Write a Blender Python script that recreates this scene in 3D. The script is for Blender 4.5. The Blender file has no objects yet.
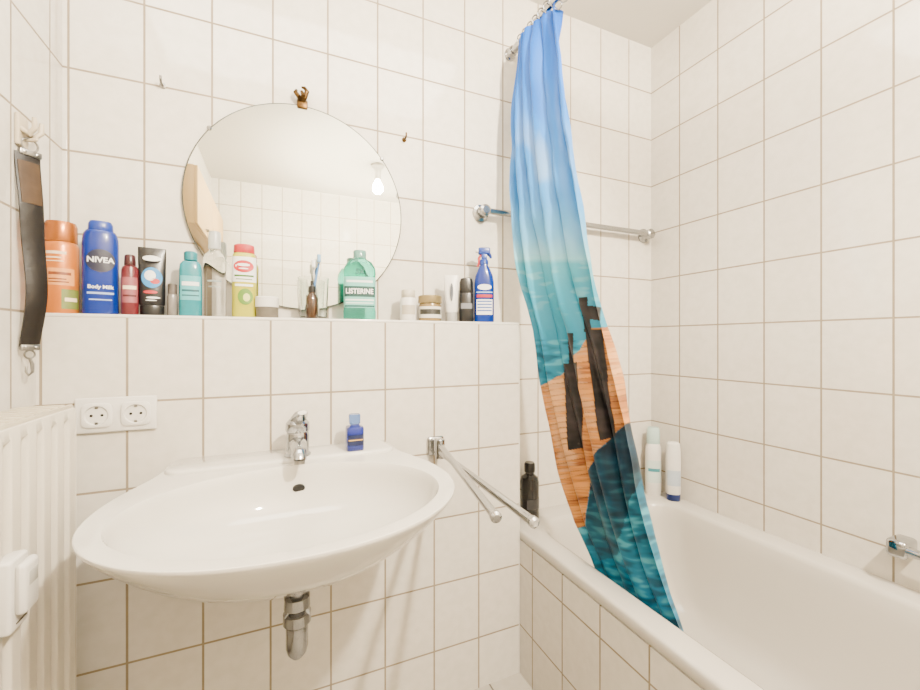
import bpy, bmesh, math, random
from math import *
from mathutils import Vector, Matrix, noise
random.seed(3)
S = bpy.context.scene
COL = S.collection
TH = radians(23.7); s_, c_ = sin(TH), cos(TH)
F = 414.0; HC = 1.10; VH = 341.0
XL, XR, YB, YF, YR, ZC = -.475, 1.463, 1.295, 1.178, -1.11, 2.355
LE = .730
LEDGE = 1.161
ALB = .70                                     # overall reflectance of painted and glazed surfaces

# ---------- measuring helpers (real positions of things on known planes) ----------
def x_at(u, Y):
    k = (u-460)/F
    return Y*(s_+k*c_)/(c_-k*s_)
def y_at(u, X):
    k = (u-460)/F
    return X*(c_-k*s_)/(s_+k*c_)
def dep(X, Y): return X*s_+Y*c_
def hz(v, z): return HC+(VH-v)/F*z

# ---------- materials ----------
def lin(h, f=1.):
    h = h.lstrip('#'); r = []
    for i in (0, 2, 4):
        x = int(h[i:i+2], 16)/255
        r.append(f*(x/12.92 if x <= .04045 else ((x+.055)/1.055)**2.4))
    return (*r, 1)
def mat(name, hexc, rough=.4, metal=0., trans=0., ior=1.45, coat=0., var=.06, scale=30, emit=0., bump=0., spec=.5):
    m = bpy.data.materials.new(name); m.use_nodes = True
    nt = m.node_tree; b = nt.nodes['Principled BSDF']
    col = lin(hexc, 1 if (metal > .7 or emit or trans > .6) else ALB)
    b.inputs['Roughness'].default_value = rough
    b.inputs['Metallic'].default_value = metal
    b.inputs['Transmission Weight'].default_value = trans
    b.inputs['IOR'].default_value = ior
    b.inputs['Coat Weight'].default_value = coat
    b.inputs['Specular IOR Level'].default_value = spec
    nz = nt.nodes.new('ShaderNodeTexNoise'); nz.inputs['Scale'].default_value = scale
    tc = nt.nodes.new('ShaderNodeTexCoord')
    nt.links.new(tc.outputs['Object'], nz.inputs['Vector'])
    mx = nt.nodes.new('ShaderNodeMix'); mx.data_type = 'RGBA'
    mx.inputs['A'].default_value = col
    mx.inputs['B'].default_value = (col[0]*(1-var), col[1]*(1-var), col[2]*(1-var), 1)
    nt.links.new(nz.outputs['Fac'], mx.inputs['Factor'])
    nt.links.new(mx.outputs['Result'], b.inputs['Base Color'])
    if bump:
        bp = nt.nodes.new('ShaderNodeBump'); bp.inputs['Strength'].default_value = bump
        bp.inputs['Distance'].default_value = .001
        nt.links.new(nz.outputs['Fac'], bp.inputs['Height'])
        nt.links.new(bp.outputs['Normal'], b.inputs['Normal'])
    if emit:
        b.inputs['Emission Color'].default_value = col
        b.inputs['Emission Strength'].default_value = emit
    return m

def tile_mat(name, ax, ou, ov=1.16, w=.15, h=.2, tile='#e0dbd0', tile2='#dcd6ca', grout='#91836f', m=.0030, ay='Z', rough=.07):
    mt = bpy.data.materials.new(name); mt.use_nodes = True
    nt = mt.node_tree; N = nt.nodes; L = nt.links; b = N['Principled BSDF']
    g = N.new('ShaderNodeNewGeometry'); sx = N.new('ShaderNodeSeparateXYZ'); L.new(g.outputs['Position'], sx.inputs[0])
    cb = N.new('ShaderNodeCombineXYZ')
    a1 = N.new('ShaderNodeMath'); a1.operation = 'ADD'; a1.inputs[1].default_value = -ou+w*100
    a2 = N.new('ShaderNodeMath'); a2.operation = 'ADD'; a2.inputs[1].default_value = -ov+h*100
    L.new(sx.outputs[ax], a1.inputs[0]); L.new(sx.outputs[ay], a2.inputs[0])
    L.new(a1.outputs[0], cb.inputs[0]); L.new(a2.outputs[0], cb.inputs[1])
    br = N.new('ShaderNodeTexBrick'); br.offset = 0; br.squash = 1
    br.inputs['Scale'].default_value = 1; br.inputs['Brick Width'].default_value = w; br.inputs['Row Height'].default_value = h
    br.inputs['Mortar Size'].default_value = m; br.inputs['Mortar Smooth'].default_value = .3; br.inputs['Bias'].default_value = 0
    br.inputs['Color1'].default_value = lin(tile, ALB); br.inputs['Color2'].default_value = lin(tile2, ALB); br.inputs['Mortar'].default_value = lin(grout, ALB)
    L.new(cb.outputs[0], br.inputs['Vector'])
    nz = N.new('ShaderNodeTexNoise'); nz.inputs['Scale'].default_value = 38; nz.inputs['Detail'].default_value = 4
    L.new(g.outputs['Position'], nz.inputs['Vector'])
    rp = N.new('ShaderNodeValToRGB'); rp.color_ramp.elements[0].position = .35; rp.color_ramp.elements[1].position = .65
    rp.color_ramp.elements[0].color = (.92, .912, .895, 1); rp.color_ramp.elements[1].color = (1, 1, 1, 1)
    L.new(nz.outputs['Fac'], rp.inputs[0])
    mx = N.new('ShaderNodeMix'); mx.data_type = 'RGBA'; mx.blend_type = 'MULTIPLY'; mx.inputs['Factor'].default_value = .8
    L.new(br.outputs['Color'], mx.inputs['A']); L.new(rp.outputs[0], mx.inputs['B'])
    L.new(mx.outputs['Result'], b.inputs['Base Color'])
    mr = N.new('ShaderNodeMapRange'); mr.inputs['To Min'].default_value = rough; mr.inputs['To Max'].default_value = .85
    L.new(br.outputs['Fac'], mr.inputs['Value']); L.new(mr.outputs[0], b.inputs['Roughness'])
    n2 = N.new('ShaderNodeTexNoise'); n2.inputs['Scale'].default_value = 9; n2.inputs['Detail'].default_value = 1
    L.new(g.outputs['Position'], n2.inputs['Vector'])
    m2 = N.new('ShaderNodeMath'); m2.operation = 'MULTIPLY'; m2.inputs[1].default_value = 1.0; L.new(n2.outputs['Fac'], m2.inputs[0])
    mh = N.new('ShaderNodeMath'); mh.operation = 'MULTIPLY_ADD'; mh.inputs[1].default_value = .2; L.new(nz.outputs['Fac'], mh.inputs[0]); L.new(m2.outputs[0], mh.inputs[2])
    sb = N.new('ShaderNodeMath'); sb.operation = 'SUBTRACT'; L.new(mh.outputs[0], sb.inputs[0]); L.new(br.outputs['Fac'], sb.inputs[1])
    bp = N.new('ShaderNodeBump'); bp.inputs['Strength'].default_value = .45; bp.inputs['Distance'].default_value = .0014
    L.new(sb.outputs[0], bp.inputs['Height']); L.new(bp.outputs['Normal'], b.inputs['Normal'])
    return mt

# ---------- geometry ----------
def ring(rx, ry, z, p=2., n=40, cx=0, cy=0):
    out = []
    for i in range(n):
        a = 2*pi*i/n
        ca, sa = cos(a), sin(a)
        out.append(Vector((cx+rx*copysign(abs(ca)**(2/p), ca), cy+ry*copysign(abs(sa)**(2/p), sa), z)))
    return out
class B:
    def __init__(s): s.bm = bmesh.new()
    def loft(s, rings, cap0=True, cap1=True, M=None):
        R = []
        for r in rings:
            R.append([s.bm.verts.new((M @ v) if M else v) for v in r])
        n = len(R[0])
        for a, b in zip(R, R[1:]):
            for i in range(n):
                j = (i+1) % n
                s.bm.faces.new((a[i], a[j], b[j], b[i]))
        if cap0: s.bm.faces.new(list(reversed(R[0])))
        if cap1: s.bm.faces.new(R[-1])
        return s
    def turn(s, prof, p=2., n=40, k=1., M=None, cx=0, cy=0):     # profile (r,z); k squashes depth
        return s.loft([ring(max(r, 1e-4), max(r, 1e-4)*k, z, p, n, cx, cy) for r, z in prof], M=M)
    def box(s, x0, x1, y0, y1, z0, z1, bev=0., seg=2, M=None):
        g = bmesh.ops.create_cube(s.bm, size=1)
        vs = g['verts']
        for v in vs:
            v.co = Vector(((x0+x1)/2+v.co.x*(x1-x0), (y0+y1)/2+v.co.y*(y1-y0), (z0+z1)/2+v.co.z*(z1-z0)))
            if M: v.co = M @ v.co
        if bev:
            es = list({e for v in vs for e in v.link_edges})
            bmesh.ops.bevel(s.bm, geom=es, offset=bev, segments=seg, affect='EDGES', profile=.5)
        return s
    def tube(s, pts, r, n=16, closed=False, cap=True, flat=1.):
        pts = [Vector(p) for p in pts]; N = len(pts)
        rs = r if isinstance(r, (list, tuple)) else [r]*N
        tang = []
        for i in range(N):
            if closed: t = pts[(i+1) % N]-pts[i-1]
            else: t = pts[min(i+1, N-1)]-pts[max(i-1, 0)]
            tang.append(t.normalized())
        up = Vector((0, 0, 1)) if abs(tang[0].z) < .9 else Vector((1, 0, 0))
        nrm = (up-tang[0]*up.dot(tang[0])).normalized()
        R = []
        for i in range(N):
            nrm = (nrm-tang[i]*nrm.dot(tang[i])).normalized()
            bi = tang[i].cross(nrm)
            R.append([s.bm.verts.new(pts[i]+(nrm*cos(2*pi*j/n)*flat+bi*sin(2*pi*j/n))*rs[i]) for j in range(n)])
        rng = range(N) if closed else range(N-1)
        for i in rng:
            a, b = R[i], R[(i+1) % N]
            for j in range(n):
                k = (j+1) % n
                s.bm.faces.new((a[j], a[k], b[k], b[j]))
        if cap and not closed:
            s.bm.faces.new(list(reversed(R[0]))); s.bm.faces.new(R[-1])
        return s
    def circle(s, c, R, r, axis='Z', n=28, m=10):
        pts = []
        for i in range(n):
            a = 2*pi*i/n
            d = {'Z': (cos(a), sin(a), 0), 'Y': (cos(a), 0, sin(a)), 'X': (0, cos(a), sin(a))}[axis]
            pts.append(Vector(c)+Vector(d)*R)
        return s.tube(pts, r, m, closed=True)
    def patch(s, rx, ry, z0, z1, a0, a1, p=2., n=20, eps=.0005):   # label wrapped on the front of a body
        rows = []
        for z in (z0, z1):
            row = []
            for i in range(n+1):
                a = radians(-90+a0+(a1-a0)*i/n); ca, sa = cos(a), sin(a)
                row.append(s.bm.verts.new(((rx+eps)*copysign(abs(ca)**(2/p), ca), (ry+eps)*copysign(abs(sa)**(2/p), sa), z)))
            rows.append(row)
        for i in range(n):
            s.bm.faces.new((rows[0][i], rows[0][i+1], rows[1][i+1], rows[1][i]))
        return s
    def disc(s, surf, cx, cz, rx, rz, n=28):
        prev = None; c = s.bm.verts.new((cx, surf(cx), cz))
        for q in (.5, 1.):
            cur = []
            for i in range(n):
                a = 2*pi*i/n; x = cx+rx*q*cos(a); z = cz+rz*q*sin(a)
                cur.append(s.bm.verts.new((x, surf(x), z)))
            for i in range(n):
                j = (i+1) % n
                if prev: s.bm.faces.new((prev[i], cur[i], cur[j], prev[j]))
                else: s.bm.faces.new((c, cur[i], cur[j]))
            prev = cur
        return s
    def build(s, name, m, parent=None, angle=35, recalc=True, flat=False):
        if recalc: bmesh.ops.recalc_face_normals(s.bm, faces=s.bm.faces)
        me = bpy.data.meshes.new(name); s.bm.to_mesh(me); s.bm.free()
        if not flat:
            me.shade_smooth()
            try: me.set_sharp_from_angle(angle=radians(angle))
            except Exception: pass
        me.materials.append(m)
        o = bpy.data.objects.new(name, me); COL.objects.link(o)
        if parent: o.parent = parent
        return o
def surf(rx, ry, p=2., eps=.0009):
    return lambda x: -(ry+eps)*max(0, 1-min(1, abs(x)/(rx+eps))**p)**(1/p)
def text(name, body, size, m, parent, sf, z, x=0, bold=0., width=None):
    cu = bpy.data.curves.new('lettering', 'FONT'); cu.body = body; cu.size = size
    cu.align_x = 'CENTER'; cu.align_y = 'CENTER'; cu.offset = bold
    ob = bpy.data.objects.new('lettering', cu); COL.objects.link(ob)
    dg = bpy.context.evaluated_depsgraph_get(); dg.update()
    me = bpy.data.meshes.new_from_object(ob.evaluated_get(dg))
    bpy.data.objects.remove(ob); bpy.data.curves.remove(cu)
    xs = [v.co.x for v in me.vertices]
    sx = width/(max(xs)-min(xs)) if width else 1.
    mid = (max(xs)+min(xs))/2 if width else 0.
    for v in me.vertices:
        X = x+(v.co.x-mid)*sx
        v.co = Vector((X, sf(X), z+v.co.y))
    me.materials.clear(); me.materials.append(m)
    o = bpy.data.objects.new(name, me); COL.objects.link(o); o.parent = parent
    return o
def tag(o, label, cat, group=None):
    o['label'] = label; o['category'] = cat
    if group: o['group'] = group
    return o
def thing(name, label, cat, loc, rz=0, group=None):
    o = bpy.data.objects.new(name, None); COL.objects.link(o)
    o.empty_display_size = .03
    o.location = loc; o.rotation_euler = (0, 0, rz)
    return tag(o, label, cat, group)
def struct(o):
    o['kind'] = 'structure'; return o

# ---------- shared materials ----------
chrome = mat('chrome', '#aeb0b3', .06, 1, var=.03)
darkchrome = mat('polished_chrome', '#98999b', .07, 1, var=.05)
satin = mat('satin_chrome', '#a6a7a8', .18, 1, var=.03)
steel = mat('brushed_steel', '#85837e', .28, 1)
bronze = mat('aged_bronze', '#4f3818', .38, .85, var=.45, scale=120)
ceramic = mat('white_ceramic', '#dad6cc', .05, coat=.5, var=.02)
enamel = mat('tub_enamel', '#c5c0b6', .12, coat=.3, var=.02)
whitepl = mat('white_plastic', '#e2ded6', .35, var=.03)
radpaint = mat('radiator_enamel', '#d9d2c2', .3, var=.03)
grillep = mat('grille_enamel', '#c9bfa6', .4, var=.1)
darkhole = mat('dark_hole', '#0d0c0a', .7)
blackpl = mat('black_plastic', '#0a0a0c', .3)
clearpl = mat('clear_plastic', '#fdfefd', .02, trans=1., ior=1.08, var=.01)
glassm = mat('clear_glass', '#f6faf8', .02, trans=1., ior=1.3, var=.01)
whitelab = mat('white_print', '#f2f1ee', .5, var=.02)
paint = mat('ceiling_paint', '#efebe2', .8, var=.03, scale=4)
pale = mat('glazed_edge', '#e8e4da', .15, var=.04)

# ---------- the room ----------
T = .08
t_up = tile_mat('wall_tiles_upper', 'X', -.014)
t_low = tile_mat('wall_tiles_lower', 'X', -.018)
t_right = tile_mat('wall_tiles_right', 'Y', .845, w=.1565)
t_left = tile_mat('wall_tiles_left', 'Y', 1.0855)
t_rear = tile_mat('wall_tiles_rear', 'X', .03)
t_panel = tile_mat('tub_panel_tiles', 'Y', 1.105)
t_floor = tile_mat('floor_tiles', 'X', .02, ov=.1, w=.2, h=.2, ay='Y', tile='#bab4a8', tile2='#b3ada0', grout='#5f5646')
struct(B().box(XL-T, XR+T, YB, YB+T, 0, ZC).build('wall_back', t_up))
struct(B().box(XL, LE, YF, YB, 0, 1.153).build('wall_back_lower', t_low))
struct(B().box(XL, LE+.003, YF-.001, YB, 1.153, LEDGE, .002).build('trim_1', pale))
struct(B().box(LE, LE+.003, YF, YB, 0, 1.153).build('trim_2', pale))
struct(B().box(XL-T, XL, YR, YB, 0, ZC).build('wall_left', t_left))
struct(B().box(XR, XR+T, YR, YB, 0, ZC).build('wall_right', t_right))
struct(B().box(XL-T, XR+T, YR-T, YR, 0, ZC).build('wall_rear', t_rear))
struct(B().box(XL-T, XR+T, YR-T, YB+T, -T, 0).build('floor', t_floor))
struct(B().box(XL-T, XR+T, YR-T, YB+T, ZC, ZC+T).build('ceiling', paint))
struct(B().box(LE+.0045, .755, -.41, YB, 0, .44).build('wall_tub_front', t_panel))
wood = mat('pale_veneer', '#d2ae76', .45, var=.08, scale=8)
cab = thing('wall_cabinet', 'pale wooden wall cabinet, seen only at the left edge of the mirror', 'cabinet', (XL, -.535, 1.72))
B().box(.0008, .07, -.55, .55, 0, .31, .002).build('body', wood, cab)
for a, b in ((-.549, -.0015), (.0015, .549)):
    dr = B().box(.0705, .086, a, b, .002, .308, .002).build('door', wood, cab)
    B().tube([(.087, (a+b)/2-.02, .03), (.1, (a+b)/2-.018, .03), (.1, (a+b)/2+.018, .03), (.087, (a+b)/2+.02, .03)], .004, 10).build('handle', steel, dr)

# ---------- lamps: a bulb (seen in the mirror) and an added, unseen broad fill over the basin to even out shadows ----------
lamp = thing('ceiling_lamp', 'bare glowing bulb in a white ceiling holder, seen only in the round mirror', 'lamp', (.65, -.37, 2.2))
B().turn([(.045, .155), (.045, .14), (.022, .12), (.022, .055), (.016, .05)]).build('holder', whitepl, lamp)
bulbm = mat('glowing_bulb', '#ffefd6', .3, emit=8400, var=0)
B().turn([(.012, .055), (.018, .036), (.030, .016), (.0365, -.008), (.0335, -.029), (.020, -.047), (.002, -.053)]).build('bulb', bulbm, lamp)
ld = bpy.data.lights.new('added_fill_light', 'AREA'); ld.shape = 'RECTANGLE'; ld.size = 1.2; ld.size_y = .5; ld.energy = 30; ld.color = (1, .94, .85)
lo_ = bpy.data.objects.new('added_fill_light', ld); COL.objects.link(lo_); lo_.location = (.15, .62, ZC-.012)

# ---------- bathtub ----------
def rrect(x0, x1, y0, y1, r, z, k=10):
    out = []
    for (cx, cy, a0) in ((x1-r, y1-r, 0), (x0+r, y1-r, 90), (x0+r, y0+r, 180), (x1-r, y0+r, 270)):
        for i in range(k+1):
            a = radians(a0+90*i/k); out.append(Vector((cx+r*cos(a), cy+r*sin(a), z)))
    return out
TUB = .475
tub = thing('bathtub', 'white enamel bathtub with a tiled front, along the right wall', 'bathtub', (1.1, .45, 0))
TX, TY = 1.1, .45
def tr(x0, x1, y0, y1, r, z): return rrect(x0-TX, x1-TX, y0-TY, y1-TY, r, z)
ox0, ox1, oy0, oy1 = LE+.0035, XR-.0015, -.42, YB-.0015
B().loft([tr(ox0+.004, ox1, oy0, oy1, .006, .441), tr(ox0, ox1, oy0, oy1, .006, .446), tr(ox0, ox1, oy0, oy1, .006, TUB-.008),
          tr(ox0+.003, ox1, oy0, oy1, .008, TUB-.002), tr(ox0+.01, ox1, oy0, oy1, .01, TUB),
          tr(.795, 1.398, -.33, 1.215, .12, TUB), tr(.803, 1.390, -.32, 1.207, .12, TUB-.004), tr(.810, 1.384, -.31, 1.199, .12, TUB-.016),
          tr(.816, 1.378, -.29, 1.19, .12, TUB-.06), tr(.83, 1.364, -.24, 1.16, .12, .3), tr(.85, 1.344, -.17, 1.11, .13, .18),
          tr(.88, 1.315, -.1, 1.06, .13, .13), tr(.93, 1.265, -.02, .99, .12, .112)], cap0=False).build('shell', enamel, tub, 50)
B().turn([(.033, .113), (.033, .116), (.02, .117), (.001, .115)], cx=0, cy=.42).build('drain', chrome, tub)

# ---------- shower rail and curtain ----------
RX, RZ = .764, 2.13
rail = thing('curtain_rail', 'chrome shower curtain rail fixed near the ceiling above the tub', 'curtain rail', (RX, YB, RZ))
pts = [(0, 0, 0), (0, -.8, 0), (0, -1.55, 0)]+[(.12-.12*cos(a), -1.55-.12*sin(a), 0) for a in (.4, .8, 1.2, 1.57)]+[(.4, -1.67, 0), (XR-RX, -1.67, 0)]
B().tube(pts, .0125, 20).build('rod', satin, rail)
B().tube([(0, 0, 0), (0, -.006, 0), (0, -.010, 0), (0, -.03, 0)], [.022, .022, .018, .017], 24).build('flange', satin, rail)
B().tube([(XR-RX, -1.67, 0), (XR-RX-.008, -1.67, 0), (XR-RX-.014, -1.67, 0)], [.034, .034, .02], 24).build('flange', satin, rail)

Lk = [(521, 40), (515, 100), (513, 170), (516, 240), (522, 290), (531, 330), (538, 380), (546, 420), (556, 470), (569, 520), (585, 556), (600, 600)]
Rk = [(560, 10), (564, 40), (570, 100), (578, 160), (587, 200), (594, 245), (605, 300), (618, 350), (626, 385), (631, 410), (640, 450), (651, 500), (663, 550), (676, 600), (688, 632), (698, 665)]
ZT, ZB = 2.108, .385
def xc(h):                                     # the cloth leans from the rail into the tub
    t = max(0, min(1, (ZT-h)/(ZT-ZB)))
    return .768-.13*t+.22*t*t
def edge(keys, dx):
    out = []
    for u, v in keys:
        h = 1.2
        for _ in range(14):
            X = xc(h)+dx; Y = min(y_at(u, X), 1.235); h = hz(v, dep(X, Y))
        out.append((h, Y))
    return sorted(out)
EL, ER = edge(Lk, -.018), edge(Rk, .004)
def interp(tab, h):
    if h <= tab[0][0]:
        (a, b), (c, d) = tab[0], tab[1]
        return b+(d-b)*(h-a)/(c-a)
    for (a, b), (c, d) in zip(tab, tab[1:]):
        if h <= c: return b+(d-b)*(h-a)/(c-a)
    return tab[-1][1]
def kx(keys, v):
    if v <= keys[0][1]: return keys[0][0]
    for (a, p), (b, q) in zip(keys, keys[1:]):
        if v <= q: return a+(b-a)*(v-p)/(q-p)
    return keys[-1][0]
def mixc(a, b, t):
    t = max(0, min(1, t)); return tuple(a[i]+(b[i]-a[i])*t for i in range(3))
def sst(a, b, x):
    t = max(0, min(1, (x-a)/(b-a))); return t*t*(3-2*t)
H_ = lambda h: lin(h, .74)[:3]
SKY = [(0, H_('#0a54b8')), (70, H_('#1064c6')), (140, H_('#2078ce')), (200, H_('#3a8cd2')), (240, H_('#5ea8d4')), (259, H_('#80c0d2')), (264, H_('#46a4bc')), (290, H_('#2890ae')), (335, H_('#187e9e')), (380, H_('#0d6b8a')), (470, H_('#0b5a77')), (540, H_('#0e6684')), (600, H_('#13749c')), (700, H_('#0a4664'))]
def ramp(tab, v):
    if v <= tab[0][0]: return tab[0][1]
    for (a, p), (b, q) in zip(tab, tab[1:]):
        if v <= b: return mixc(p, q, (v-a)/(b-a))
    return tab[-1][1]
def inside(poly, x, y):
    c = False; j = len(poly)-1
    for i in range(len(poly)):
        (xi, yi), (xj, yj) = poly[i], poly[j]
        if (yi > y) != (yj > y) and x < (xj-xi)*(y-yi)/(yj-yi)+xi: c = not c
        j = i
    return c
PIER = [(515, 398), (562, 376), (584, 350), (595, 328), (650, 322), (672, 404), (628, 424), (606, 446), (592, 472), (587, 526), (550, 530)]
SHADE = [(680, 400), (628, 424), (606, 446), (592, 472), (588, 536), (602, 560), (622, 556), (634, 500), (650, 462), (680, 436)]
POSTS = [[(571, 333), (578, 333), (580, 366), (571, 366)], [(564, 364), (583, 362), (587, 447), (570, 450)], [(583, 297), (590, 297), (596, 332), (587, 332)],
         [(588, 305), (603, 307), (604, 321), (593, 319)], [(588, 330), (604, 329), (620, 436), (605, 440)]]
TONE = [random.random() for _ in range(400)]
def print_col(s, v):
    nz = noise.noise(Vector((s*3, v*.018, 3.1))); n2 = noise.noise(Vector((s*9, v*.06, 7.7)))
    u = kx(Lk, v)+(kx(Rk, v)-kx(Lk, v))*s
    c = ramp(SKY, v+2*nz)
    if v < 255:
        cl = sst(.0, .5, nz+.25*n2)*sst(90, 170, v)*(1-.4*sst(205, 240, v))
        c = mixc(c, H_('#b4d2ee'), .33*cl)
        c = mixc(c, H_('#143c98'), .35*sst(.1, .5, -nz)*(1-sst(140, 230, v)))
    else:
        n3 = noise.noise(Vector((s*7, v*.24, 1.7))); n5 = noise.noise(Vector((s*3, v*.12, 4.4)))
        if v < 340:
            c = mixc(c, H_('#86c2cc'), .35*sst(.15, .5, n3*.8+.25*n2+.1)*(1-sst(290, 330, v)))
        else:
            c = mixc(c, H_('#56b2c6'), .6*sst(.05, .38, n3*.7+.4*n5))
            c = mixc(c, H_('#05293f'), .65*sst(.05, .38, -n3*.7-.4*n5))
        if inside(SHADE, u+2.5*n2, v+3*n3):
            c = mixc(mixc(H_('#061020'), H_('#0e3148'), .35+n2), c, .08+.35*sst(440, 560, v))
        if inside(PIER, u+.8*n2, v+1.5*n2):
            n6 = noise.noise(Vector((s*2.4, v*.55, 6.1)))
            q = (v+.16*(u-540)+2.2*n5)/5.6; k = floor(q); f = q-k
            w = mixc(H_('#cd8c49'), H_('#7d431e'), .1+.7*TONE[k % 400]+.7*n6)
            w = mixc(w, H_('#e4b684'), .5*sst(.05, .45, nz+.5*n6))
            ln = sst(.30, .05, f)*(.55+.9*n6)
            w = mixc(w, H_('#2a140a'), .8*max(0, min(1, ln)))
            c = w
        for q in POSTS:
            if inside(q, u+1.2*n2, v): c = mixc(H_('#0a0a0d'), H_('#302a2c'), .4+n2+.5*n3)
    return c
NS, NT = 340, 840
bm = bmesh.new(); cols = []; grid = []
CX, CY = .80, 1.0
for j in range(NT+1):
    h = ZT+(ZB-ZT)*j/NT
    yl, yr = interp(EL, h), interp(ER, h)
    t = j/NT; row = []
    low = sst(.36, .62, t); hem = sst(.78, .95, t)
    A1 = .046-.016*low-.016*hem
    A2 = .004+.008*low-.006*hem
    xm = xc(h)
    zl, zr = dep(xm, yl), dep(xm, yr)
    ul, ur = (xm*c_-yl*s_)/zl*F, (xm*c_-yr*s_)/zr*F
    for i in range(NS+1):
        s = i/NS
        ph = 2*pi*5.6*(s**.92)+1.1*sin(2.2*t+2.5*s)+1.6*noise.noise(Vector((s*2.4, t*4, 2.2)))
        wv = .62*(1-2*abs(sin(ph/2)))+.38*sin(ph+.4)
        cr = noise.noise(Vector((s*5, t*9, 5.5)))
        c2 = noise.noise(Vector((s*11, t*22, 8.8)))
        dX = A1*wv*(.75+.35*sin(5*s+3*t)+.55*cr)+A2*sin(2*pi*2.3*s+1.2+1.5*t)+(.007*cr+.003*c2)*(1-.6*hem)
        Y0 = yl+(yr-yl)*s
        Y = min(Y0-.017*(1-.4*low)*cos(ph)*sin(pi*s), 1.235)
        row.append(bm.verts.new((xm+dX-CX, Y-CY, h)))
        z0 = dep(xm, Y0)
        # the print is laid so that its motifs stay mostly whole across the gathers
        se = s+.7*(((xm+dX)*c_-Y*s_)/dep(xm+dX, Y)*F-(xm*c_-Y0*s_)/z0*F)/(ur-ul)
        cols.append((*print_col(max(0, min(1, se)), VH+(HC-h)*F/z0), 1))
    grid.append(row)
for j in range(NT):
    for i in range(NS):
        bm.faces.new((grid[j][i], grid[j+1][i], grid[j+1][i+1], grid[j][i+1]))
cm = bpy.data.materials.new('printed_curtain_cloth'); cm.use_nodes = True
nt = cm.node_tree; b = nt.nodes['Principled BSDF']
at = nt.nodes.new('ShaderNodeAttribute'); at.attribute_name = 'print'
nt.links.new(at.outputs['Color'], b.inputs['Base Color']); b.inputs['Roughness'].default_value = .40
b.inputs['Specular IOR Level'].default_value = .2
cur = thing('shower_curtain', 'blue shower curtain printed with sea, sky and a wooden pier, gathered over the tub', 'shower curtain', (CX, CY, 0))
me = bpy.data.meshes.new('fabric'); bm.to_mesh(me); bm.free(); me.shade_smooth()
ca = me.color_attributes.new('print', 'FLOAT_COLOR', 'POINT')
ca.data.foreach_set('color', [x for c in cols for x in c])
me.materials.append(cm)
fo = bpy.data.objects.new('fabric', me); COL.objects.link(fo); fo.parent = cur
for i in range(8):
    B().circle((RX-CX, 1.205-CY-i*.03, RZ-.008), .023, .0022, 'Y').build('ring', chrome, cur)

# ---------- washbasin ----------
BX, RIM = .027, .81
TAPX = .044
bas = thing('washbasin', 'wide white ceramic washbasin hung on the tiled wall below the ledge', 'washbasin', (BX, YF, 0))
HW, HD, DC = .313, .264, .32
DW = .262
def owid(d):
    oval = HW*sqrt(max(0, 1-((DC-d)/.335)**2))
    return (oval**14+DW**14)**(1/14) if d < DC else oval
def opt(a):
    ca, sa = cos(a), sin(a)
    if sa >= 0:
        w0 = owid(DC-1e-6)
        r = 1/((abs(ca)/w0)**2.1+(abs(sa)/HD)**2.1)**(1/2.1)
    else:
        lo, hi = 0, .6
        for _ in range(40):
            r = (lo+hi)/2; x, d = abs(r*ca), DC+r*sa
            if d >= 0 and x <= owid(d): lo = r
            else: hi = r
    return r*ca, DC+r*sa
angs = sorted([2*pi*i/160 for i in range(160)]+[2*pi+atan2(-DC, DW), 2*pi+atan2(-DC, -DW)])
def orr(t, z, bx=.08, bd=.25):
    out = []
    for a in angs:
        x, d = opt(a); ex, ed = bx*cos(a), bd+bx*sin(a)
        out.append(Vector((x+(ex-x)*t, -(d+(ed-d)*t), z)))
    return out
def irr(f, zf, zb=None):                       # zb: height at the back of the bowl, where it drops more steeply
    zb = zf if zb is None else zb
    return [Vector((.277*f*cos(a), -(.343+.211*f*sin(a)), zf+(zb-zf)*(.5-.5*sin(a)))) for a in angs]
B().loft([orr(1, .652), orr(.8, .659), orr(.65, .670), orr(.5, .688), orr(.38, .708), orr(.27, .730), orr(.18, .752), orr(.11, .770), orr(.06, .784), orr(.025, .7955), orr(.006, .8028), orr(0, .806),
          orr(.002, .809), orr(.007, RIM), orr(.025, RIM-.0005), irr(1.03, RIM-.001), irr(1.006, RIM-.002), irr(.994, RIM-.007), irr(.983, .793, .790), irr(.965, .782, .769), irr(.935, .771, .744), irr(.87, .756, .717), irr(.74, .731, .697),
          irr(.55, .704, .685), irr(.35, .685, .679), irr(.2, .678, .677), irr(.09, .6765)]).build('bowl', ceramic, bas, 40)
DK = .008
def drr(x, d1, r, z):
    return rrect(-x, x, -d1, -.0005, r, z)
B().loft([drr(.256, .112, .03, RIM-.006), drr(.256, .112, .03, RIM+.003), drr(.2535, .1095, .028, RIM+.0065), drr(.250, .106, .026, RIM+DK)]).build('tap_deck', ceramic, bas, 50)
M = Matrix.Translation((TAPX-BX, -.1424, .7575)) @ Matrix.Rotation(radians(-76), 4, 'X')
B().loft([[M @ v for v in ring(.0135, .0085, z, n=28)] for z in (-.004, .0026)]).build('overflow_hole', darkhole, bas)
B().turn([(.026, .677), (.026, .680), (.02, .681), (.001, .679)], cy=-.343).build('drain', chrome, bas)

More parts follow.
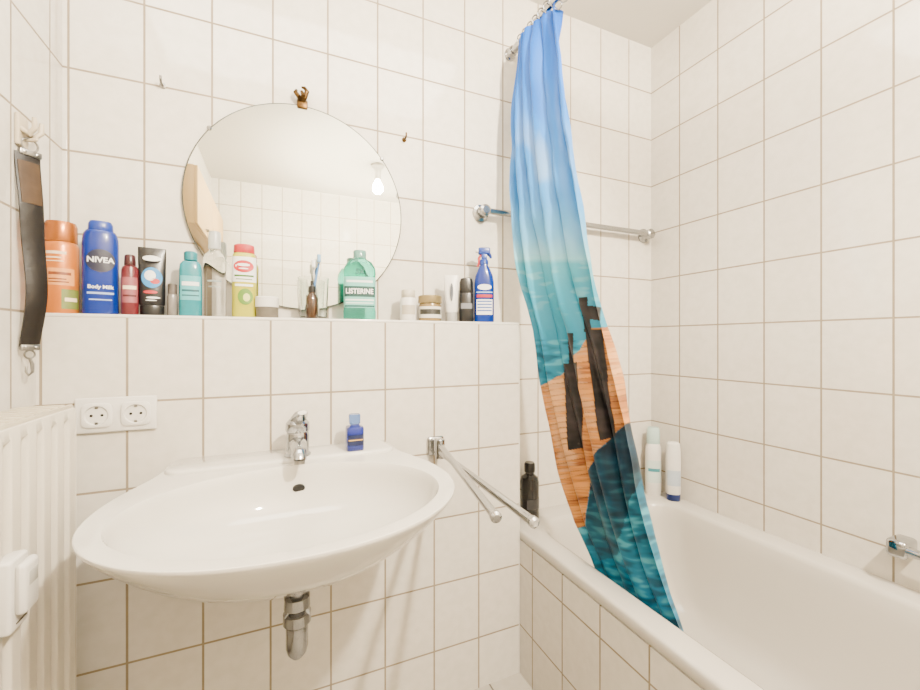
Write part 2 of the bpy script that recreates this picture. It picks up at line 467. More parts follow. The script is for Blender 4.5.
DZ = RIM+DK
tap = thing('basin_tap', 'chrome single lever mixer tap on the washbasin rim', 'tap', (TAPX, 1.100, DZ))
B().turn([(.031, 0), (.031, .004), (.027, .008), (.0265, .03), (.027, .050), (.025, .058)]).build('body', chrome, tap)
B().tube([(0, -.012, .030), (0, -.05, .034), (0, -.08, .030), (0, -.096, .021), (0, -.100, .012)], [.021, .019, .017, .0155, .0145], 20).build('spout', chrome, tap)
B().tube([(0, -.100, .013), (0, -.101, .005)], .012, 18).build('aerator', steel, tap)
lv = B().turn([(.0265, .059), (.0285, .064), (.0275, .080), (.019, .090), (.003, .093)])
lv.tube([(0, .006, .080), (.003, -.02, .098), (.006, -.045, .110), (.008, -.056, .113)], [.022, .019, .016, .011], 16, flat=.45)
lv.build('lever', chrome, tap)

cob = mat('cobalt_glass', '#07238c', .04, trans=.62, ior=1.4, coat=.5, var=.05)
bb = thing('perfume_bottle', 'small cobalt blue bottle with clear cap on the washbasin rim beside the tap', 'bottle', (.182, 1.098, DZ), .0)
B().turn([(.021, 0), (.022, .003), (.022, .056), (.0205, .060), (.012, .063), (.011, .067)], p=5).build('body', cob, bb)
B().turn([(.0135, .0675), (.0145, .069), (.0145, .089), (.013, .092)], p=3.).build('cap', mat('clear_blue_cap', '#6a8ccc', .04, trans=.9, ior=1.4), bb)
B().patch(.022, .022, .014, .042, -46, 46, p=5).build('label', mat('navy_label', '#061640', .4), bb)
B().patch(.0224, .0224, .027, .030, -36, 36, p=5).build('label_stripe', mat('gold_print', '#c9a24c', .4), bb)

trap = thing('bottle_trap', 'chrome bottle trap and waste pipe under the washbasin', 'drain trap', (TAPX-.008, .928, 0))
B().tube([(0, 0, .6515), (0, 0, .53)], .016, 24).build('tailpipe', darkchrome, trap)
B().turn([(.017, .572), (.025, .569), (.026, .548), (.018, .544)], p=2.4).build('nut', darkchrome, trap)
B().turn([(.019, .541), (.0275, .535), (.0275, .515), (.022, .509), (.022, .465), (.019, .452), (.011, .442), (.003, .44)]).build('cup', darkchrome, trap)
B().tube([(0, .02, .524), (0, .1, .526), (0, .235, .526)], .0145, 20).build('outlet_pipe', darkchrome, trap)
B().tube([(0, .2495, .526), (0, .241, .526), (0, .236, .526)], [.036, .034, .016], 28).build('rosette', darkchrome, trap)

# ---------- towel arms ----------
tz = .785
th = thing('towel_holder', 'chrome swivel towel holder with two long arms, right of the washbasin', 'towel rail', (.434, YF, tz))
B().box(-.026, .026, -.012, 0, -.028, .028, .006, 3).build('wall_plate', chrome, th)
B().box(-.014, .014, -.045, -.011, -.024, .024, .005, 3).turn([(.012, -.028), (.014, -.026), (.014, .026), (.012, .028)], cy=-.045).build('pivot', chrome, th)
for (tx, ty, dz) in ((.345, .638, .010), (.417, .632, -.010)):
    p0 = Vector((0, -.045, dz)); p1 = Vector((tx-.434, ty-YF, dz+.002)); d = (p1-p0).normalized()
    a = B().tube([p0, p0+d*.03, p0+d*.05, p1], [.0095, .0095, .0085, .0085], 20).build('arm', chrome, th)
    B().tube([p1, p1+d*.003, p1+d*.012, p1+d*.016], [.0088, .0105, .0105, .006], 20).build('end_cap', chrome, a)

# ---------- grab rail on the back wall ----------
gr = thing('grab_rail', 'long chrome rail on the upper back wall behind the shower curtain', 'wall rail', (1.030, YB, 1.545))
gx = .385
B().tube([(-gx-.02, -.036, 0), (-gx, -.036, 0), (0, -.036, 0), (gx, -.036, 0), (gx+.02, -.036, 0)], .0105, 20).build('bar', satin, gr)
for sg in (-1, 1):
    k = B().tube([(sg*gx, 0, 0), (sg*gx, -.006, 0), (sg*gx, -.010, 0), (sg*gx, -.02, 0), (sg*gx, -.03, 0), (sg*gx, -.045, 0), (sg*gx, -.050, 0)], [.030, .029, .020, .017, .020, .020, .013], 24)
    k.build('bracket', satin, gr)

gh = thing('bath_handle', 'chrome bath grip on the right wall just above the tub rim', 'grab handle', (XR, .40, .585))
B().tube([(-.052, .10, 0), (-.055, 0, 0), (-.055, -.12, 0), (-.052, -.22, 0)], .0115, 18).build('bar', chrome, gh)
for yy in (.105, -.225):
    B().box(-.066, 0, yy-.02, yy+.02, -.022, .022, .009, 3).build('mount', chrome, gh)

# ---------- wall mirror ----------
mirm = mat('mirror_silver', '#dbdfd9', 0.0, 1, var=0)
MX, MZ, MR = .064, 1.488, .296
mi = thing('wall_mirror', 'large round frameless mirror on the tiled wall above the ledge', 'mirror', (MX, YB, MZ))
Mm = Matrix.Rotation(radians(90), 4, 'X')
B().loft([[Mm @ v for v in ring(r, r, z, n=128)] for r, z in ((MR-.003, .006), (MR-.003, .010))], cap0=False).build('glass', mirm, mi, flat=True)
B().loft([[Mm @ v for v in ring(r, r, z, n=128)] for r, z in ((MR-.006, .0), (MR, .001), (MR, .0095), (MR-.0029, .0102), (MR-.0029, .006))]).build('edge', mat('mirror_edge', '#4d514e', .25, .8), mi)
ck = B().box(-.015, .015, -.016, 0, MR-.010, MR+.016, .004)
ck.tube([(.002, -.01, MR+.008), (.006, -.022, MR+.018), (.012, -.026, MR+.034), (.006, -.017, MR+.048), (-.002, -.014, MR+.050)], [.005, .007, .0065, .005, .003], 12)
ck.tube([(-.002, -.01, MR+.010), (-.012, -.024, MR+.018), (-.019, -.022, MR+.028), (-.016, -.018, MR+.036)], [.005, .0065, .006, .004], 12)
ck.tube([(0, -.016, MR+.012), (.002, -.028, MR+.022), (-.003, -.026, MR+.032)], [.006, .007, .004], 12)
ck.build('clip', bronze, mi)
for a in (38, 142):
    x, z = (MR)*cos(radians(a)), (MR)*sin(radians(a))
    B().tube([(x, 0, z), (x, -.012, z), (x, -.014, z)], [.006, .006, .004], 14).build('clip', chrome, mi)

def wall_hook(u, v, label, m):
    X = x_at(u, YB); Z = hz(v, dep(X, YB))
    o = thing('wall_hook', label, 'hook', (X, YB, Z))
    B().tube([(0, 0, 0), (0, -.003, 0), (0, -.004, 0)], [.0075, .0075, .004], 16).build('plate', m, o)
    B().tube([(0, -.003, 0), (0, -.02, -.002), (0, -.026, .004), (0, -.026, .012)], .0028, 10).build('prong', m, o)
wall_hook(163, 86, 'small metal hook on the wall left of the round mirror', steel)
wall_hook(404, 140, 'small metal hook on the wall right of the round mirror', bronze)

# ---------- razor strop ----------
beige = mat('beige_plastic', '#c4b69c', .4)
hk = thing('coat_hook', 'pale plastic double hook on the left wall holding the brown strap', 'hook', (XL, 1.113, 1.518))
B().box(0, .008, -.018, .018, -.03, .034, .003).build('plate', beige, hk)
for dy in (-.010, .010):
    B().tube([(.006, dy, .004), (.02, dy, -.004), (.029, dy*1.2, .008), (.029, dy*1.4, .028)], [.006, .0055, .005, .004], 12).build('prong', beige, hk)
B().tube([(.006, 0, -.012), (.018, 0, -.0135), (.026, 0, -.010), (.027, 0, -.004)], [.004, .004, .004, .003], 12).build('prong', beige, hk)
st = thing('razor_strop', 'dark brown leather strap with steel clasps hanging from the pale hook', 'leather strap', (XL+.0152, 1.113, 1.083), radians(48))
leather = mat('dark_leather', '#17110c', .45, var=.7, scale=60, bump=1., spec=.3)
tan_ = mat('worn_leather', '#4c3926', .6, var=.6, scale=45, bump=.5, spec=.2)
def strip(w0, w1, y0, thick, z0, z1, n=30):
    rings = []
    for i in range(n+1):
        z = z0+(z1-z0)*i/n; q = (z-.01)/.375
        yy = y0-.015*sin(pi*q)*(1+.35*sin(9*q))
        ww = w0+(w1-w0)*q; sx_ = .0045*sin(pi*1.7*q)
        rings.append([Vector((sx_-ww/2, yy-thick*.55, z)), Vector((sx_-ww*.3, yy-thick, z)), Vector((sx_+ww*.3, yy-thick, z)), Vector((sx_+ww/2, yy-thick*.55, z)), Vector((sx_+ww/2, yy, z)), Vector((sx_-ww/2, yy, z))])
    return rings
B().loft(strip(.031, .040, 0, .006, .006, .392)).build('strap', leather, st)
B().loft(strip(.025, .034, -.004, .0032, .29, .375, 10)).build('worn_end', tan_, st)
cl = B().box(-.0175, .0175, -.008, .003, .388, .400, .002)
for xx in (-.010, .010): cl.turn([(.003, 0), (.003, .001), (.001, .0018)], n=14, M=Matrix.Translation((xx, -.008, .394)) @ Matrix.Rotation(radians(90), 4, 'X'))
cl.build('clasp', steel, st)
cl = B().box(-.0155, .0155, -.008, .003, -.002, .010, .002)
for xx in (-.008, .008): cl.turn([(.003, 0), (.003, .001), (.001, .0018)], n=14, M=Matrix.Translation((xx, -.008, .004)) @ Matrix.Rotation(radians(90), 4, 'X'))
cl.build('clasp', steel, st)
B().circle((0, -.002, .411), .013, .002, 'Y').build('ring', steel, st)
B().circle((0, -.002, -.010), .008, .0016, 'Y').build('ring', steel, st)
B().tube([(0, -.002, -.018), (.003, -.004, -.030), (.003, -.005, -.046), (-.003, -.004, -.052), (-.006, -.003, -.044), (-.005, -.002, -.034)], [.0026, .0032, .0028, .0024, .0022, .0016], 10).build('snap_hook', steel, st)

# ---------- radiator ----------
ra = thing('radiator', 'white ribbed panel radiator on the left wall with a meter on its front', 'radiator', (XL, .62, 0))
FX, y0, y1, z0, z1 = .115, -.44, .42, .14, .974
b_ = B(); rows = []
for z, off in ((z0, -.012), (z0+.006, -.002), (z0+.02, 0), (z0+.045, 1), (z1-.045, 1), (z1-.02, 0), (z1-.004, -.002), (z1, -.012)):
    row = []
    NN = 430
    for i in range(NN+1):
        y = y0+(y1-y0)*i/NN
        ph = ((y1-y)/.046) % 1
        rid = sst(.06, .16, ph)*(1-sst(.68, .78, ph))
        x = FX+(0 if off == 1 or off == 0 else off)-(.026*(1-rid) if off == 1 else 0)
        if i < 3 or i > NN-3: x = FX-(.004 if i in (0, NN) else 0)+(off if off not in (0, 1) else 0)
        row.append(b_.bm.verts.new((x, y, z)))
    rows.append(row)
for r0, r1 in zip(rows, rows[1:]):
    for i in range(NN): b_.bm.faces.new((r0[i], r0[i+1], r1[i+1], r1[i]))
b_.build('front_panel', radpaint, ra, 60)
B().box(.025, .036, y0, y1, z0, z1-.004, .002).build('back_panel', radpaint, ra)
g_ = B().box(.028, .037, y0, y1, z1-.006, z1+.003, .002).box(.102, .1095, y0, y1, z1-.006, z1+.003, .002)
k = y0+.004
while k < y1-.004:
    g_.box(.037, .102, k, k+.009, z1-.004, z1+.004, .002); k += .027
g_.build('top_grille', grillep, ra)
cv = B()
for i in range(44):
    yy = y0+.02+i*.019
    cv.box(.045, .086, yy, yy+.002, z0+.03, z1-.03)
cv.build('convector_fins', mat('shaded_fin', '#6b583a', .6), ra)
B().box(.037, .102, y0+.004, y1-.004, z1-.012, z1-.006).build('grille_shadow_plate', mat('painted_gap_shade', '#3f321e', .7), ra)  # dark sheet whose colour stands in for shade between the grille slats
B().box(.027, FX-.006, y1-.003, y1, z0+.01, z1-.005, .001).build('side_cover', radpaint, ra)
B().box(.027, FX-.006, y0, y0+.003, z0+.01, z1-.005, .001).build('side_cover', radpaint, ra)
B().tube([(.094, y1, z1-.016), (.094, y1+.008, z1-.016), (.094, y1+.009, z1-.016), (.094, y1+.024, z1-.016)], [.0115, .0115, .0075, .0075], 8).build('vent_plug', mat('pale_brass', '#b09a66', .3, .8), ra)
B().box(.0006, .026, y0+.1, y0+.13, .2, .9).build('wall_bracket', radpaint, ra)
B().box(.0006, .026, y1-.13, y1-.1, .2, .9).build('wall_bracket', radpaint, ra)
for yy in (y0+.03, y0+.08):
    B().tube([(.07, yy, z0+.06), (.07, yy, .1), (.07, yy, .0005)], .009, 14).build('supply_pipe', radpaint, ra)
hmo = B().box(FX-.008, FX+.016, .190-.024, .190+.024, .684, .788, .005, 3).build('heat_meter', whitepl, ra)
B().box(FX+.015, FX+.029, .193-.020, .193+.020, .706, .780, .007, 3).build('meter_cover', whitepl, hmo)
B().box(FX+.0285, FX+.0296, .193-.012, .193+.012, .745, .765, .0004).build('meter_window', mat('pale_display', '#c2c0b8', .25), hmo)
B().box(FX+.0155, FX+.0172, .1905-.012, .1905+.014, .694, .6955).build('meter_slot', mat('grey_slot', '#57544c', .5), hmo)

# ---------- double socket ----------
so = thing('double_socket', 'white double wall socket above the radiator end', 'power socket', (x_at(118, YF), YF, .934))
B().box(-.0745, .0745, -.009, 0, -.039, .039, .003, 3).build('frame', whitepl, so)
for sx in (-.0355, .0355):
    Mr = Matrix.Translation((sx, 0, 0)) @ Matrix.Rotation(radians(90), 4, 'X')
    ins = B().loft([[Mr @ v for v in ring(r, r, z, p, 48)] for r, z, p in ((.0275, .008, 5), (.0275, .0115, 5), (.026, .0125, 5), (.0215, .0125, 2), (.0205, .0108, 2), (.0195, .0093, 2), (.001, .0092, 2))]).build('socket_insert', whitepl, so)
    for hx in (-.0095, .0095):
        B().loft([[Mr @ Vector((v.x+hx, v.y, v.z)) for v in ring(.003, .003, z, 2, 16)] for z in (.0092, .0098)]).build('pin_hole', darkhole, ins)
    for zz in (-.0175, .0175):
        B().box(sx-.003, sx+.003, -.0114, -.0090, zz-.0025, zz+.0025, .0005).build('earth_clip', steel, ins)

# ---------- things on the ledge ----------
def item(name, label, cat, u0, u1, vt, Y, face=.8, group=None):
    u = (u0+u1)/2; X = x_at(u, Y); z = dep(X, Y); k = (u-460)/F
    R = (u1-u0)*z/F/sqrt(1+k*k)/2; H = hz(vt, z)-LEDGE
    return thing(name, label, cat, (X, Y, LEDGE), face*atan2(-X, Y), group), R, H
def bar(name, m, t, R, RY, H, z0, z1, a, p=2., eps=.001, a2=None):
    return B().patch(R, RY, H*z0, H*z1, -a, a if a2 is None else a2, p, eps=eps).build(name, m, t)

# orange can
t, R, H = item('aerosol_can', 'orange aerosol can with copper cap at the left end of the ledge', 'aerosol can', 42, 80, 222, 1.222)
org = mat('orange_lacquer', '#cc7424', .3, .25)
B().turn([(R*.96, 0), (R, .003), (R, H*.72), (R*.96, H*.745), (R*.86, H*.77)]).build('body', org, t)
B().turn([(R*.9, H*.771), (R*.92, H*.78), (R*.92, H*.95), (R*.82, H*.99), (R*.4, H)]).build('cap', mat('copper_cap', '#ac6428', .25, .5), t)
cream = mat('cream_print', '#f3d9b4', .5)
bar('label_line', cream, t, R, R, H, .63, .66, 45, a2=20, eps=.0006)
bar('label_line', cream, t, R, R, H, .585, .60, 45, a2=5, eps=.0006)
bar('label_line', cream, t, R, R, H, .55, .56, 45, a2=12, eps=.0006)
bar('label', mat('peach_print', '#dd9450', .5), t, R, R, H, .30, .48, 48, a2=48, eps=.0006)
rust = mat('rust_print', '#7a3a12', .5)
bar('label_line', rust, t, R, R, H, .41, .44, 35, a2=35)
bar('label_line', rust, t, R, R, H, .36, .372, 35, a2=20)
bar('label_line', rust, t, R, R, H, .33, .342, 35, a2=28)
bar('label_panel', mat('olive_print', '#6c7834', .5), t, R, R, H, .05, .26, -5, a2=70, eps=.0006)
bar('label_panel_line', cream, t, R, R, H, .13, .17, -15, a2=60)

# blue lotion bottle
t, R, H = item('lotion_bottle', 'dark blue lotion bottle with white lettering, second from left on the ledge', 'lotion bottle', 82, 119.5, 222, 1.218, .95)
blu = mat('deep_blue_plastic', '#0c2a80', .25, coat=.2, spec=.3)
RY = R*.62
B().loft([ring(R*a, RY*b, H*z, 2.4) for a, b, z in ((.93, .93, 0), (1, 1, .02), (1, 1, .76), (.98, .98, .81), (.92, .92, .86), (.80, .84, .895), (.74, .8, .90))]).build('body', blu, t)
B().loft([ring(R*a, RY*b, H*z, 2.2) for a, b, z in ((.68, .8, .901), (.70, .82, .905), (.68, .80, .97), (.58, .68, 1))]).build('cap', mat('blue_cap', '#10328c', .3), t)
B().disc(surf(R, RY, 2.4, .0010), 0, H*.57, R*.80, R*.80).build('emblem', mat('navy_emblem', '#030b2c', .3), t)
sf2 = surf(R, RY, 2.4, .0018)
text('lettering', 'NIVEA', .0172, whitelab, t, sf2, H*.575, bold=.0005)
text('lettering', 'Body Milk', .0112, whitelab, t, sf2, H*.29, bold=.0003)
pbl = mat('pale_blue_print', '#9fb6e4', .5)
bar('label_line', pbl, t, R, RY, H, .215, .235, 40, 2.4)
bar('label_line', pbl, t, R, RY, H, .15, .162, 32, 2.4)

# maroon bottle
t, R, H = item('nail_polish_bottle', 'small dark red bottle with dark cap between lotion bottle and black tube', 'bottle', 121, 139, 255, 1.21)
B().turn([(R*.95, 0), (R, .002), (R, H*.74), (R*.85, H*.80), (R*.6, H*.82)]).build('body', mat('maroon_plastic', '#5f1a22', .3), t)
B().turn([(R*.66, H*.822), (R*.68, H*.83), (R*.62, H*.98), (R*.5, H)]).build('cap', mat('dark_red_cap', '#3a1216', .3), t)
bar('label', mat('rose_label', '#8e4c52', .45), t, R, R, H, .2, .62, 60, eps=.0005)
bar('label_line', cream, t, R, R, H, .42, .48, 45)
bar('label_line', mat('maroon_print', '#4a1016', .45), t, R, R, H, .30, .33, 45)

# black tube standing on its cap
t, R, H = item('cream_tube', 'black squeeze tube with blue and white print standing on its cap', 'tube', 138, 166.5, 248, 1.218)
B().loft([ring(R*a, R*b, H*z, 2.2) for a, b, z in ((.88, .6, .15), (.94, .64, .17), (.96, .55, .4), (.98, .38, .65), (1, .16, .9), (1, .05, .985), (1, .04, 1))]).build('body', mat('black_tube', '#0b0c10', .3), t)
B().turn([(R*.84, 0), (R*.86, H*.01), (R*.88, H*.13), (R*.84, H*.148)], k=.70).build('cap', blackpl, t)
sft = lambda x: -R*.60*max(0, 1-(x/(R*.97))**2)**.5-.0012
B().disc(sft, 0, H*.55, R*.74, H*.15).build('emblem', mat('sky_blue_print', '#2f86c4', .4), t)
sft2 = lambda x: sft(x)-.0008
B().disc(sft2, -R*.12, H*.58, R*.40, H*.075).build('emblem_centre', whitelab, t)
B().disc(sft2, R*.22, H*.50, R*.34, H*.04).build('emblem_spot', mat('red_print', '#b02028', .4), t)
B().disc(sft, 0, H*.83, R*.66, H*.04).build('white_band', whitelab, t)
B().disc(sft, -R*.1, H*.34, R*.5, H*.025).build('red_band', mat('red_print', '#b02028', .4), t)
B().disc(sft, R*.1, H*.26, R*.5, H*.014).build('white_line', whitelab, t)
B().disc(sft, -R*.05, H*.22, R*.4, H*.008).build('white_line', whitelab, t)

# small grey jar
t, R, H = item('grey_vial', 'tiny grey capped vial between the black tube and turquoise bottle', 'vial', 167, 178, 284, 1.225)
B().turn([(R*.9, 0), (R, .002), (R, H*.6), (R*.8, H*.68)]).build('body', mat('grey_glass', '#77726c', .2), t)
B().turn([(R*.85, H*.685), (R*.86, H*.7), (R*.86, H*.98), (R*.7, H)]).build('cap', mat('taupe_cap', '#57504a', .4), t)

# turquoise bottle
t, R, H = item('shower_gel_bottle', 'turquoise flat bottle with teal cap beside the tall clear bottle', 'bottle', 179, 202.5, 252, 1.222)
B().loft([ring(R*a, R*.62*a, H*z, 2.5) for a, z in ((.92, 0), (1, .02), (1, .72), (.94, .8), (.7, .85), (.5, .86))]).build('body', mat('turquoise_plastic', '#13828f', .2, coat=.3), t)
B().turn([(R*.55, H*.861), (R*.6, H*.87), (R*.6, H*.98), (R*.5, H)]).build('cap', mat('teal_cap', '#147682', .3), t)
bar('label', mat('aqua_label', '#4fabb4', .4), t, R, R*.62, H, .25, .62, 55, 2.5, .0005)
bar('label_stripe', whitelab, t, R, R*.62, H, .47, .53, 40, 2.5)
bar('label_line', mat('deep_teal_print', '#0a4e58', .4), t, R, R*.62, H, .38, .41, 40, 2.5)
bar('label_line', mat('deep_teal_print', '#0a4e58', .4), t, R, R*.62, H, .31, .33, 40, 2.5)

# clear bottle
t, R, H = item('clear_bottle', 'tall clear empty plastic bottle with frosted cap in front of the mirror', 'bottle', 203, 226.5, 232, 1.222)
B().turn([(R*.92, 0), (R, .003), (R, H*.66), (R*.9, H*.72), (R*.5, H*.77), (R*.45, H*.79)]).build('body', clearpl, t)
B().turn([(R*.5, H*.792), (R*.55, H*.8), (R*.55, H*.96), (R*.48, H)]).build('cap', mat('frosted_cap', '#e2e5e2', .3, trans=.5), t)
bar('label_line', mat('slate_print', '#8a9694', .5), t, R, R, H, .40, .42, 35)
bar('label_line', mat('slate_print', '#8a9694', .5), t, R, R, H, .34, .35, 30)

# yellow bottle
t, R, H = item('sun_lotion_bottle', 'yellow and white bottle with red cap in front of the mirror', 'bottle', 232, 256.5, 245, 1.22)
RY = R*.7
B().loft([ring(R*a, RY*a, H*z, 2.5) for a, z in ((.92, 0), (1, .02), (1, .80), (.93, .86), (.8, .88))]).build('body', mat('lemon_plastic', '#b8b424', .3), t)
B().loft([ring(R*a, RY*a, H*z, 2.5) for a, z in ((.84, .881), (.88, .89), (.84, .985), (.7, 1))]).build('cap', mat('crimson_cap', '#b02a30', .35), t)
bar('label', whitelab, t, R, RY, H, .48, .82, 78, 2.5, .0005)
sf = surf(R, RY, 2.5, .0012); sf3 = surf(R, RY, 2.5, .0018)
B().disc(sf, -R*.03, H*.69, R*.82, H*.082).build('label_oval', mat('scarlet_print', '#b8141e', .45), t)
B().disc(sf3, -R*.05, H*.71, R*.52, H*.02).build('oval_line', whitelab, t)
B().disc(sf3, -R*.05, H*.66, R*.4, H*.009).build('oval_line', whitelab, t)
bar('label_line', mat('green_line', '#3f6a1c', .45), t, R, RY, H, .55, .575, 45, 2.5)
bar('label_line', mat('green_line', '#3f6a1c', .45), t, R, RY, H, .51, .522, 35, 2.5)
B().disc(sf, R*.1, H*.28, R*.62, H*.11).build('leaf_print', mat('green_print', '#5c8418', .45), t)
B().disc(sf3, R*.2, H*.27, R*.28, H*.055).build('leaf_light', mat('pale_lime_print', '#d8d878', .45), t)
bar('label_line', whitelab, t, R, RY, H, .42, .45, 40, 2.5)

t, R, H = item('cream_jar', 'low white cream jar with pale lid beside the yellow bottle', 'jar', 255, 279, 297, 1.212)
B().turn([(R*.9, 0), (R*.97, .003), (R*.97, H*.5)]).build('body', mat('jar_glass', '#6d665a', .2), t)
B().turn([(R, H*.51), (R, H*.95), (R*.92, H)]).build('lid', whitepl, t)

# tumbler and toothbrushes
t, R, H = item('tumbler', 'clear drinking glass holding toothbrushes on the ledge', 'glass', 298, 329, 278, 1.248)
GX, GY = t.location.x, t.location.y; GR, GH = R, H
B().turn([(R*.85, 0), (R*.88, .003), (R, H), (R-.0018, H), (R*.86-.0018, .008), (.001, .007)]).build('wall', glassm, t)
def brush(label, ax, ay, tip, hexc, H):
    base = Vector((GX+ax, GY+ay, LEDGE+.0125))
    o = thing('toothbrush', label, 'toothbrush', base, 0, 'toothbrushes in the glass')
    hm_ = mat('brush_handle', hexc, .3)
    d = Vector(tip)
    P = [d*q for q in (0, .3, .5, .72, .8, 1)]
    B().tube(P, [.0045, .0055, .005, .003, .0028, .0028], 12).build('handle', hm_, o)
    e = d*1.0
    hd = B().box(-.0055, .0055, -.0025, .0025, -.001, .026, .002, M=Matrix.Translation(e)).build('head', whitepl, o)
    B().box(-.0045, .0045, -.0125, -.0026, .002, .024, .001, M=Matrix.Translation(e)).build('bristles', mat('bristles', '#7ba6cc' if hexc != '#d8d4cc' else '#f4f4f0', .6), hd)
brush('blue handled toothbrush with blue bristles leaning right in the glass', -.012, -.004, (.026, 0, .148), '#4478b4', .15)
brush('white toothbrush with white bristles leaning left in the glass', .012, .004, (-.012, -.004, .132), '#d8d4cc', .14)
t, R, H = item('dropper_bottle', 'small brown glass bottle with black cap in front of the tumbler', 'bottle', 306, 318, 281, 1.198)
B().turn([(R*.92, 0), (R, .002), (R, H*.55), (R*.6, H*.66), (R*.55, H*.69)]).build('body', mat('amber_glass', '#3a2410', .1, coat=.4), t)
B().turn([(R*.65, H*.692), (R*.66, H*.7), (R*.6, H*.85), (R*.3, H*.88), (R*.25, H)]).build('cap', blackpl, t)

# mouthwash
t, R, H = item('mouthwash_bottle', 'clear teal mouthwash bottle with green label standing before the mirror edge', 'mouthwash bottle', 343.5, 376, 251, 1.222, 1.)
RY = R*.55
grn = mat('teal_mouthwash', '#5cd6c6', .03, trans=.97, ior=1.15, coat=.3)
B().loft([ring(R*a, RY*b, H*z, 4) for a, b, z in ((.95, .93, 0), (1, 1, .02), (1, 1, .12), (.97, .97, .16), (.97, .97, .62), (1, 1, .66), (.97, .97, .74), (.75, .8, .83), (.42, .62, .875), (.38, .6, .885))]).build('body', grn, t)
B().turn([(R*.38, H*.886), (R*.40, H*.89), (R*.40, H*.985), (R*.36, H)]).build('cap', mat('clear_teal_cap', '#7fb8ae', .15, trans=.5), t)
bar('label', mat('pale_teal_label', '#74c2b6', .4), t, R*.97, RY*.97, H, .17, .61, 80, 4, .0005)
bar('label_band', mat('dark_green_print', '#04403c', .4), t, R*.97, RY*.97, H, .325, .475, 60, 4, .0012)
sf2 = surf(R*.97, RY*.97, 4, .0022)
text('lettering', 'LISTERINE', .0200, whitelab, t, sf2, H*.40, bold=.0006, width=R*1.66)
text('lettering', '5X', .021, mat('deep_green_letters', '#0a4a46', .4), t, surf(R, RY, 4, .0014), H*.68, bold=.0007)
bar('label_line', whitelab, t, R*.97, RY*.97, H, .53, .56, 40, 4)
bar('label_line', whitelab, t, R*.97, RY*.97, H, .27, .29, 50, 4)
bar('label_line', mat('mint_line', '#d8f0ea', .4), t, R*.97, RY*.97, H, .23, .245, 45, 4)
bar('label_line', mat('dark_green_line', '#0b5a54', .4), t, R*.97, RY*.97, H, .18, .205, 55, 4)

t, R, H = item('white_pill_bottle', 'small plain white bottle between the mouthwash and lidded jar', 'bottle', 400, 416.5, 290, 1.225)
B().turn([(R*.93, 0), (R, .003), (R, H*.66), (R*.85, H*.74)]).build('body', whitepl, t)
B().turn([(R*.82, H*.742), (R*.84, H*.75), (R*.84, H*.97), (R*.76, H)]).build('cap', mat('ivory_cap', '#c0b8a4', .4), t)
bar('label', mat('beige_label', '#b9b09c', .5), t, R, R, H, .2, .5, 50, eps=.0005)
t, R, H = item('glass_jar', 'squat glass jar with brass lid and dark label', 'jar', 418, 442, 296, 1.222)
B().turn([(R*.88, 0), (R*.95, .003), (R*.95, H*.62), (R*.88, H*.7)]).build('body', mat('honey_glass', '#80693c', .12, coat=.3), t)
B().turn([(R*.98, H*.70), (R, H*.72), (R, H*.96), (R*.94, H)]).build('lid', mat('brass_lid', '#98865a', .3, .5), t)
bar('label', mat('white_label', '#dcd8cc', .5), t, R*.95, R*.95, H, .12, .56, 75, eps=.0005)
bar('label_stripe', mat('dark_print', '#2a2a24', .5), t, R*.95, R*.95, H, .26, .46, 60)
t, R, H = item('white_tube', 'white squeeze tube standing on its cap beside the black stick', 'tube', 444, 458.5, 275, 1.222)
B().loft([ring(R*a, R*b, H*z, 2.2) for a, b, z in ((.8, .75, .2), (.86, .78, .22), (.93, .6, .5), (1, .3, .85), (1, .08, .98), (1, .07, 1))]).build('body', whitepl, t)
B().turn([(R*.8, 0), (R*.82, .002), (R*.8, H*.18), (R*.76, H*.198)]).build('cap', mat('light_grey_cap', '#9b9993', .4), t)
sft = lambda x: -R*.74*max(0, 1-(x/(R*.97))**2)**.5-.0012
B().disc(sft, 0, H*.62, R*.22, H*.19).build('print_mark', mat('grey_print', '#4c5058', .5), t)
t, R, H = item('deodorant_stick', 'black deodorant stick between white tube and blue spray', 'deodorant', 459, 473.5, 278, 1.225)
B().loft([ring(R*a, R*.7*a, H*z, 2.6) for a, z in ((.95, 0), (1, .02), (1, .64), (.97, .65))]).build('body', mat('charcoal_plastic', '#121214', .3), t)
B().loft([ring(R*a, R*.7*a, H*z, 2.6) for a, z in ((.97, .655), (.98, .66), (.95, .9), (.8, .98), (.5, 1))]).build('cap', blackpl, t)
bar('label', mat('silver_print', '#77777c', .4), t, R, R*.7, H, .3, .42, 45, 2.6, .0005)
# blue spray
t, R, H = item('spray_bottle', 'blue trigger spray bottle at the right end of the ledge', 'spray bottle', 474, 494, 247, 1.222)
RY = R*.62
B().loft([ring(R*a, RY*b, H*z, 2.6) for a, b, z in ((.94, .94, 0), (1, 1, .02), (1, 1, .52), (.9, .95, .61), (.62, .8, .70), (.40, .62, .75), (.38, .6, .765))]).build('body', mat('spray_blue', '#0a2a7c', .2, coat=.2, spec=.3), t)
hd = B().turn([(R*.42, H*.766), (R*.46, H*.77), (R*.44, H*.82), (R*.32, H*.835)])
hd.box(-R*.58, R*.62, -R*.3, R*.3, H*.895, H*.99, R*.14, 3).box(-R*.26, R*.3, -R*.27, R*.27, H*.82, H*.90, R*.07)
hd.tube([(R*.40, 0, H*.92), (R*.62, 0, H*.885), (R*.72, 0, H*.85)], [R*.22, R*.17, R*.1], 12)
hdo = hd.build('spray_head', mat('royal_blue_cap', '#0f3488', .3), t)
B().tube([(-R*.30, 0, H*.895), (-R*.52, 0, H*.85), (-R*.50, 0, H*.79), (-R*.66, 0, H*.735)], [R*.12, R*.13, R*.12, R*.08], 10).build('trigger', mat('red_trigger', '#b01c26', .35), hdo)
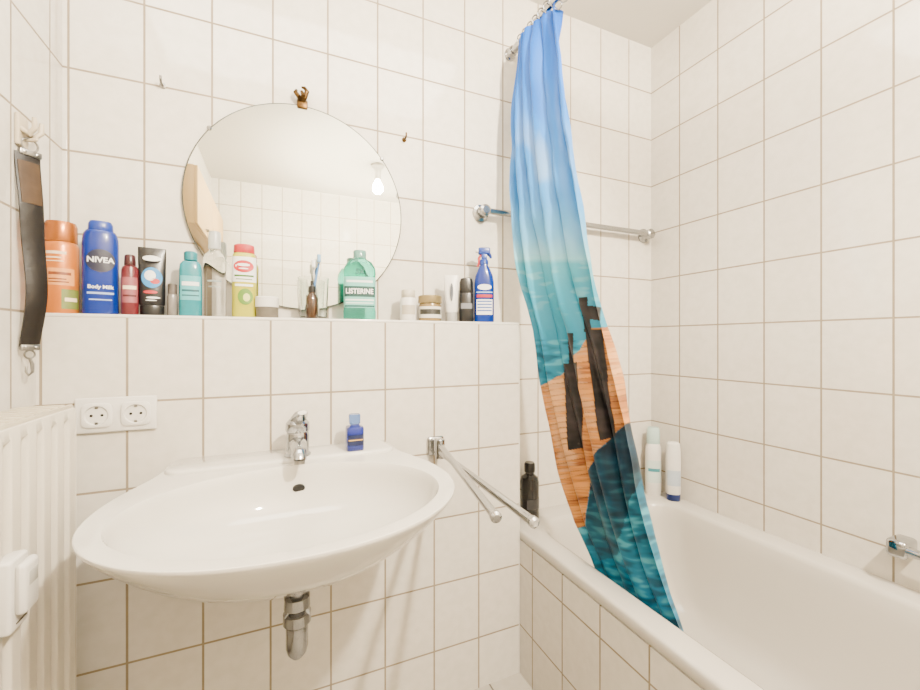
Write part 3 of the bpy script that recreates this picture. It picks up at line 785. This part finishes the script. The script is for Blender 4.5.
B().tube([(-R*.58, 0, H*.945), (-R*.84, 0, H*.945)], R*.2, 14).build('nozzle', whitepl, hdo)
bl_ = mat('label_blue_line', '#1c4aa0', .4); lb_ = mat('light_blue_print', '#8fb6ea', .4)
sf = surf(R, RY, 2.6, .0008)
B().disc(sf, 0, H*.46, R*.70, H*.038).build('label_oval', whitelab, t)
bar('label_line', lb_, t, R, RY, H, .385, .40, 45, 2.6)
bar('label_band', mat('label_red', '#a8101c', .4), t, R, RY, H, .325, .362, 44, 2.6)
bar('label_panel', whitelab, t, R, RY, H, .10, .30, 45, 2.6)
for zz in (.265, .225, .185, .145):
    bar('label_line', bl_, t, R, RY, H, zz, zz+.016, 38, 2.6, .0016)

# ---------- bottles on the tub rim ----------
t = thing('shampoo_bottle', 'taller white bottle with pale green cap on the tub corner', 'shampoo bottle', (1.408, 1.236, TUB), radians(-40))
B().loft([ring(.030*a, .022*a, z, 2.5) for a, z in ((.92, 0), (1, .004), (1, .17), (.93, .195), (.78, .205))]).build('body', whitepl, t)
B().loft([ring(.030*a, .022*a, z, 2.5) for a, z in ((.80, .2055), (.84, .209), (.80, .262), (.66, .272))]).build('cap', mat('pale_mint_cap', '#b4ccc6', .35), t)
bar('label', mat('pale_mint_label', '#cbdad4', .45), t, .030, .022, 1, .05, .14, 60, 2.5, .0005)
bar('label_stripe', mat('aqua_print', '#3f8a94', .45), t, .030, .022, 1, .095, .108, 40, 2.5)
t = thing('conditioner_bottle', 'shorter white bottle standing on its dark blue cap on the tub rim', 'conditioner bottle', (1.424, 1.155, TUB), radians(-42))
B().loft([ring(.027*a, .021*a, z, 2.5) for a, z in ((.9, .0255), (1, .03), (1, .15), (.96, .2), (.86, .222), (.6, .228))]).build('body', whitepl, t)
B().loft([ring(.026*a, .0205*a, z, 2.4) for a, z in ((.9, 0), (.96, .002), (.96, .023), (.92, .025))]).build('cap', mat('navy_cap', '#0c2054', .3), t)
bar('label', mat('grey_blue_label', '#b4bfcb', .45), t, .027, .021, 1, .06, .12, 55, 2.5, .0005)
t = thing('black_bottle', 'black bottle on the tub rim at the end of the tiled ledge', 'bottle', (.815, 1.243, TUB), 0)
B().turn([(.031, 0), (.033, .003), (.033, .128), (.029, .145), (.016, .155), (.015, .161)]).build('body', mat('glossy_black', '#0c0c0e', .15, coat=.3), t)
B().turn([(.0175, .1615), (.019, .163), (.019, .191), (.016, .196)]).build('cap', blackpl, t)
bar('label', mat('grey_label', '#3c3c40', .4), t, .033, .033, 1, .04, .075, 50, eps=.0005)

# ---------- world and camera ----------
w = bpy.data.worlds.new('dim_surroundings'); S.world = w; w.use_nodes = True
w.node_tree.nodes['Background'].inputs[0].default_value = (.9, .92, 1, 1)
w.node_tree.nodes['Background'].inputs[1].default_value = .2
cd = bpy.data.cameras.new('camera'); co = bpy.data.objects.new('camera', cd); COL.objects.link(co)
co.location = (0, 0, HC); co.rotation_euler = (radians(90), 0, -TH)
cd.sensor_fit = 'HORIZONTAL'; cd.sensor_width = 36; cd.lens = F/920*36; cd.shift_y = -(345-VH)/920; cd.clip_start = .01
S.camera = co
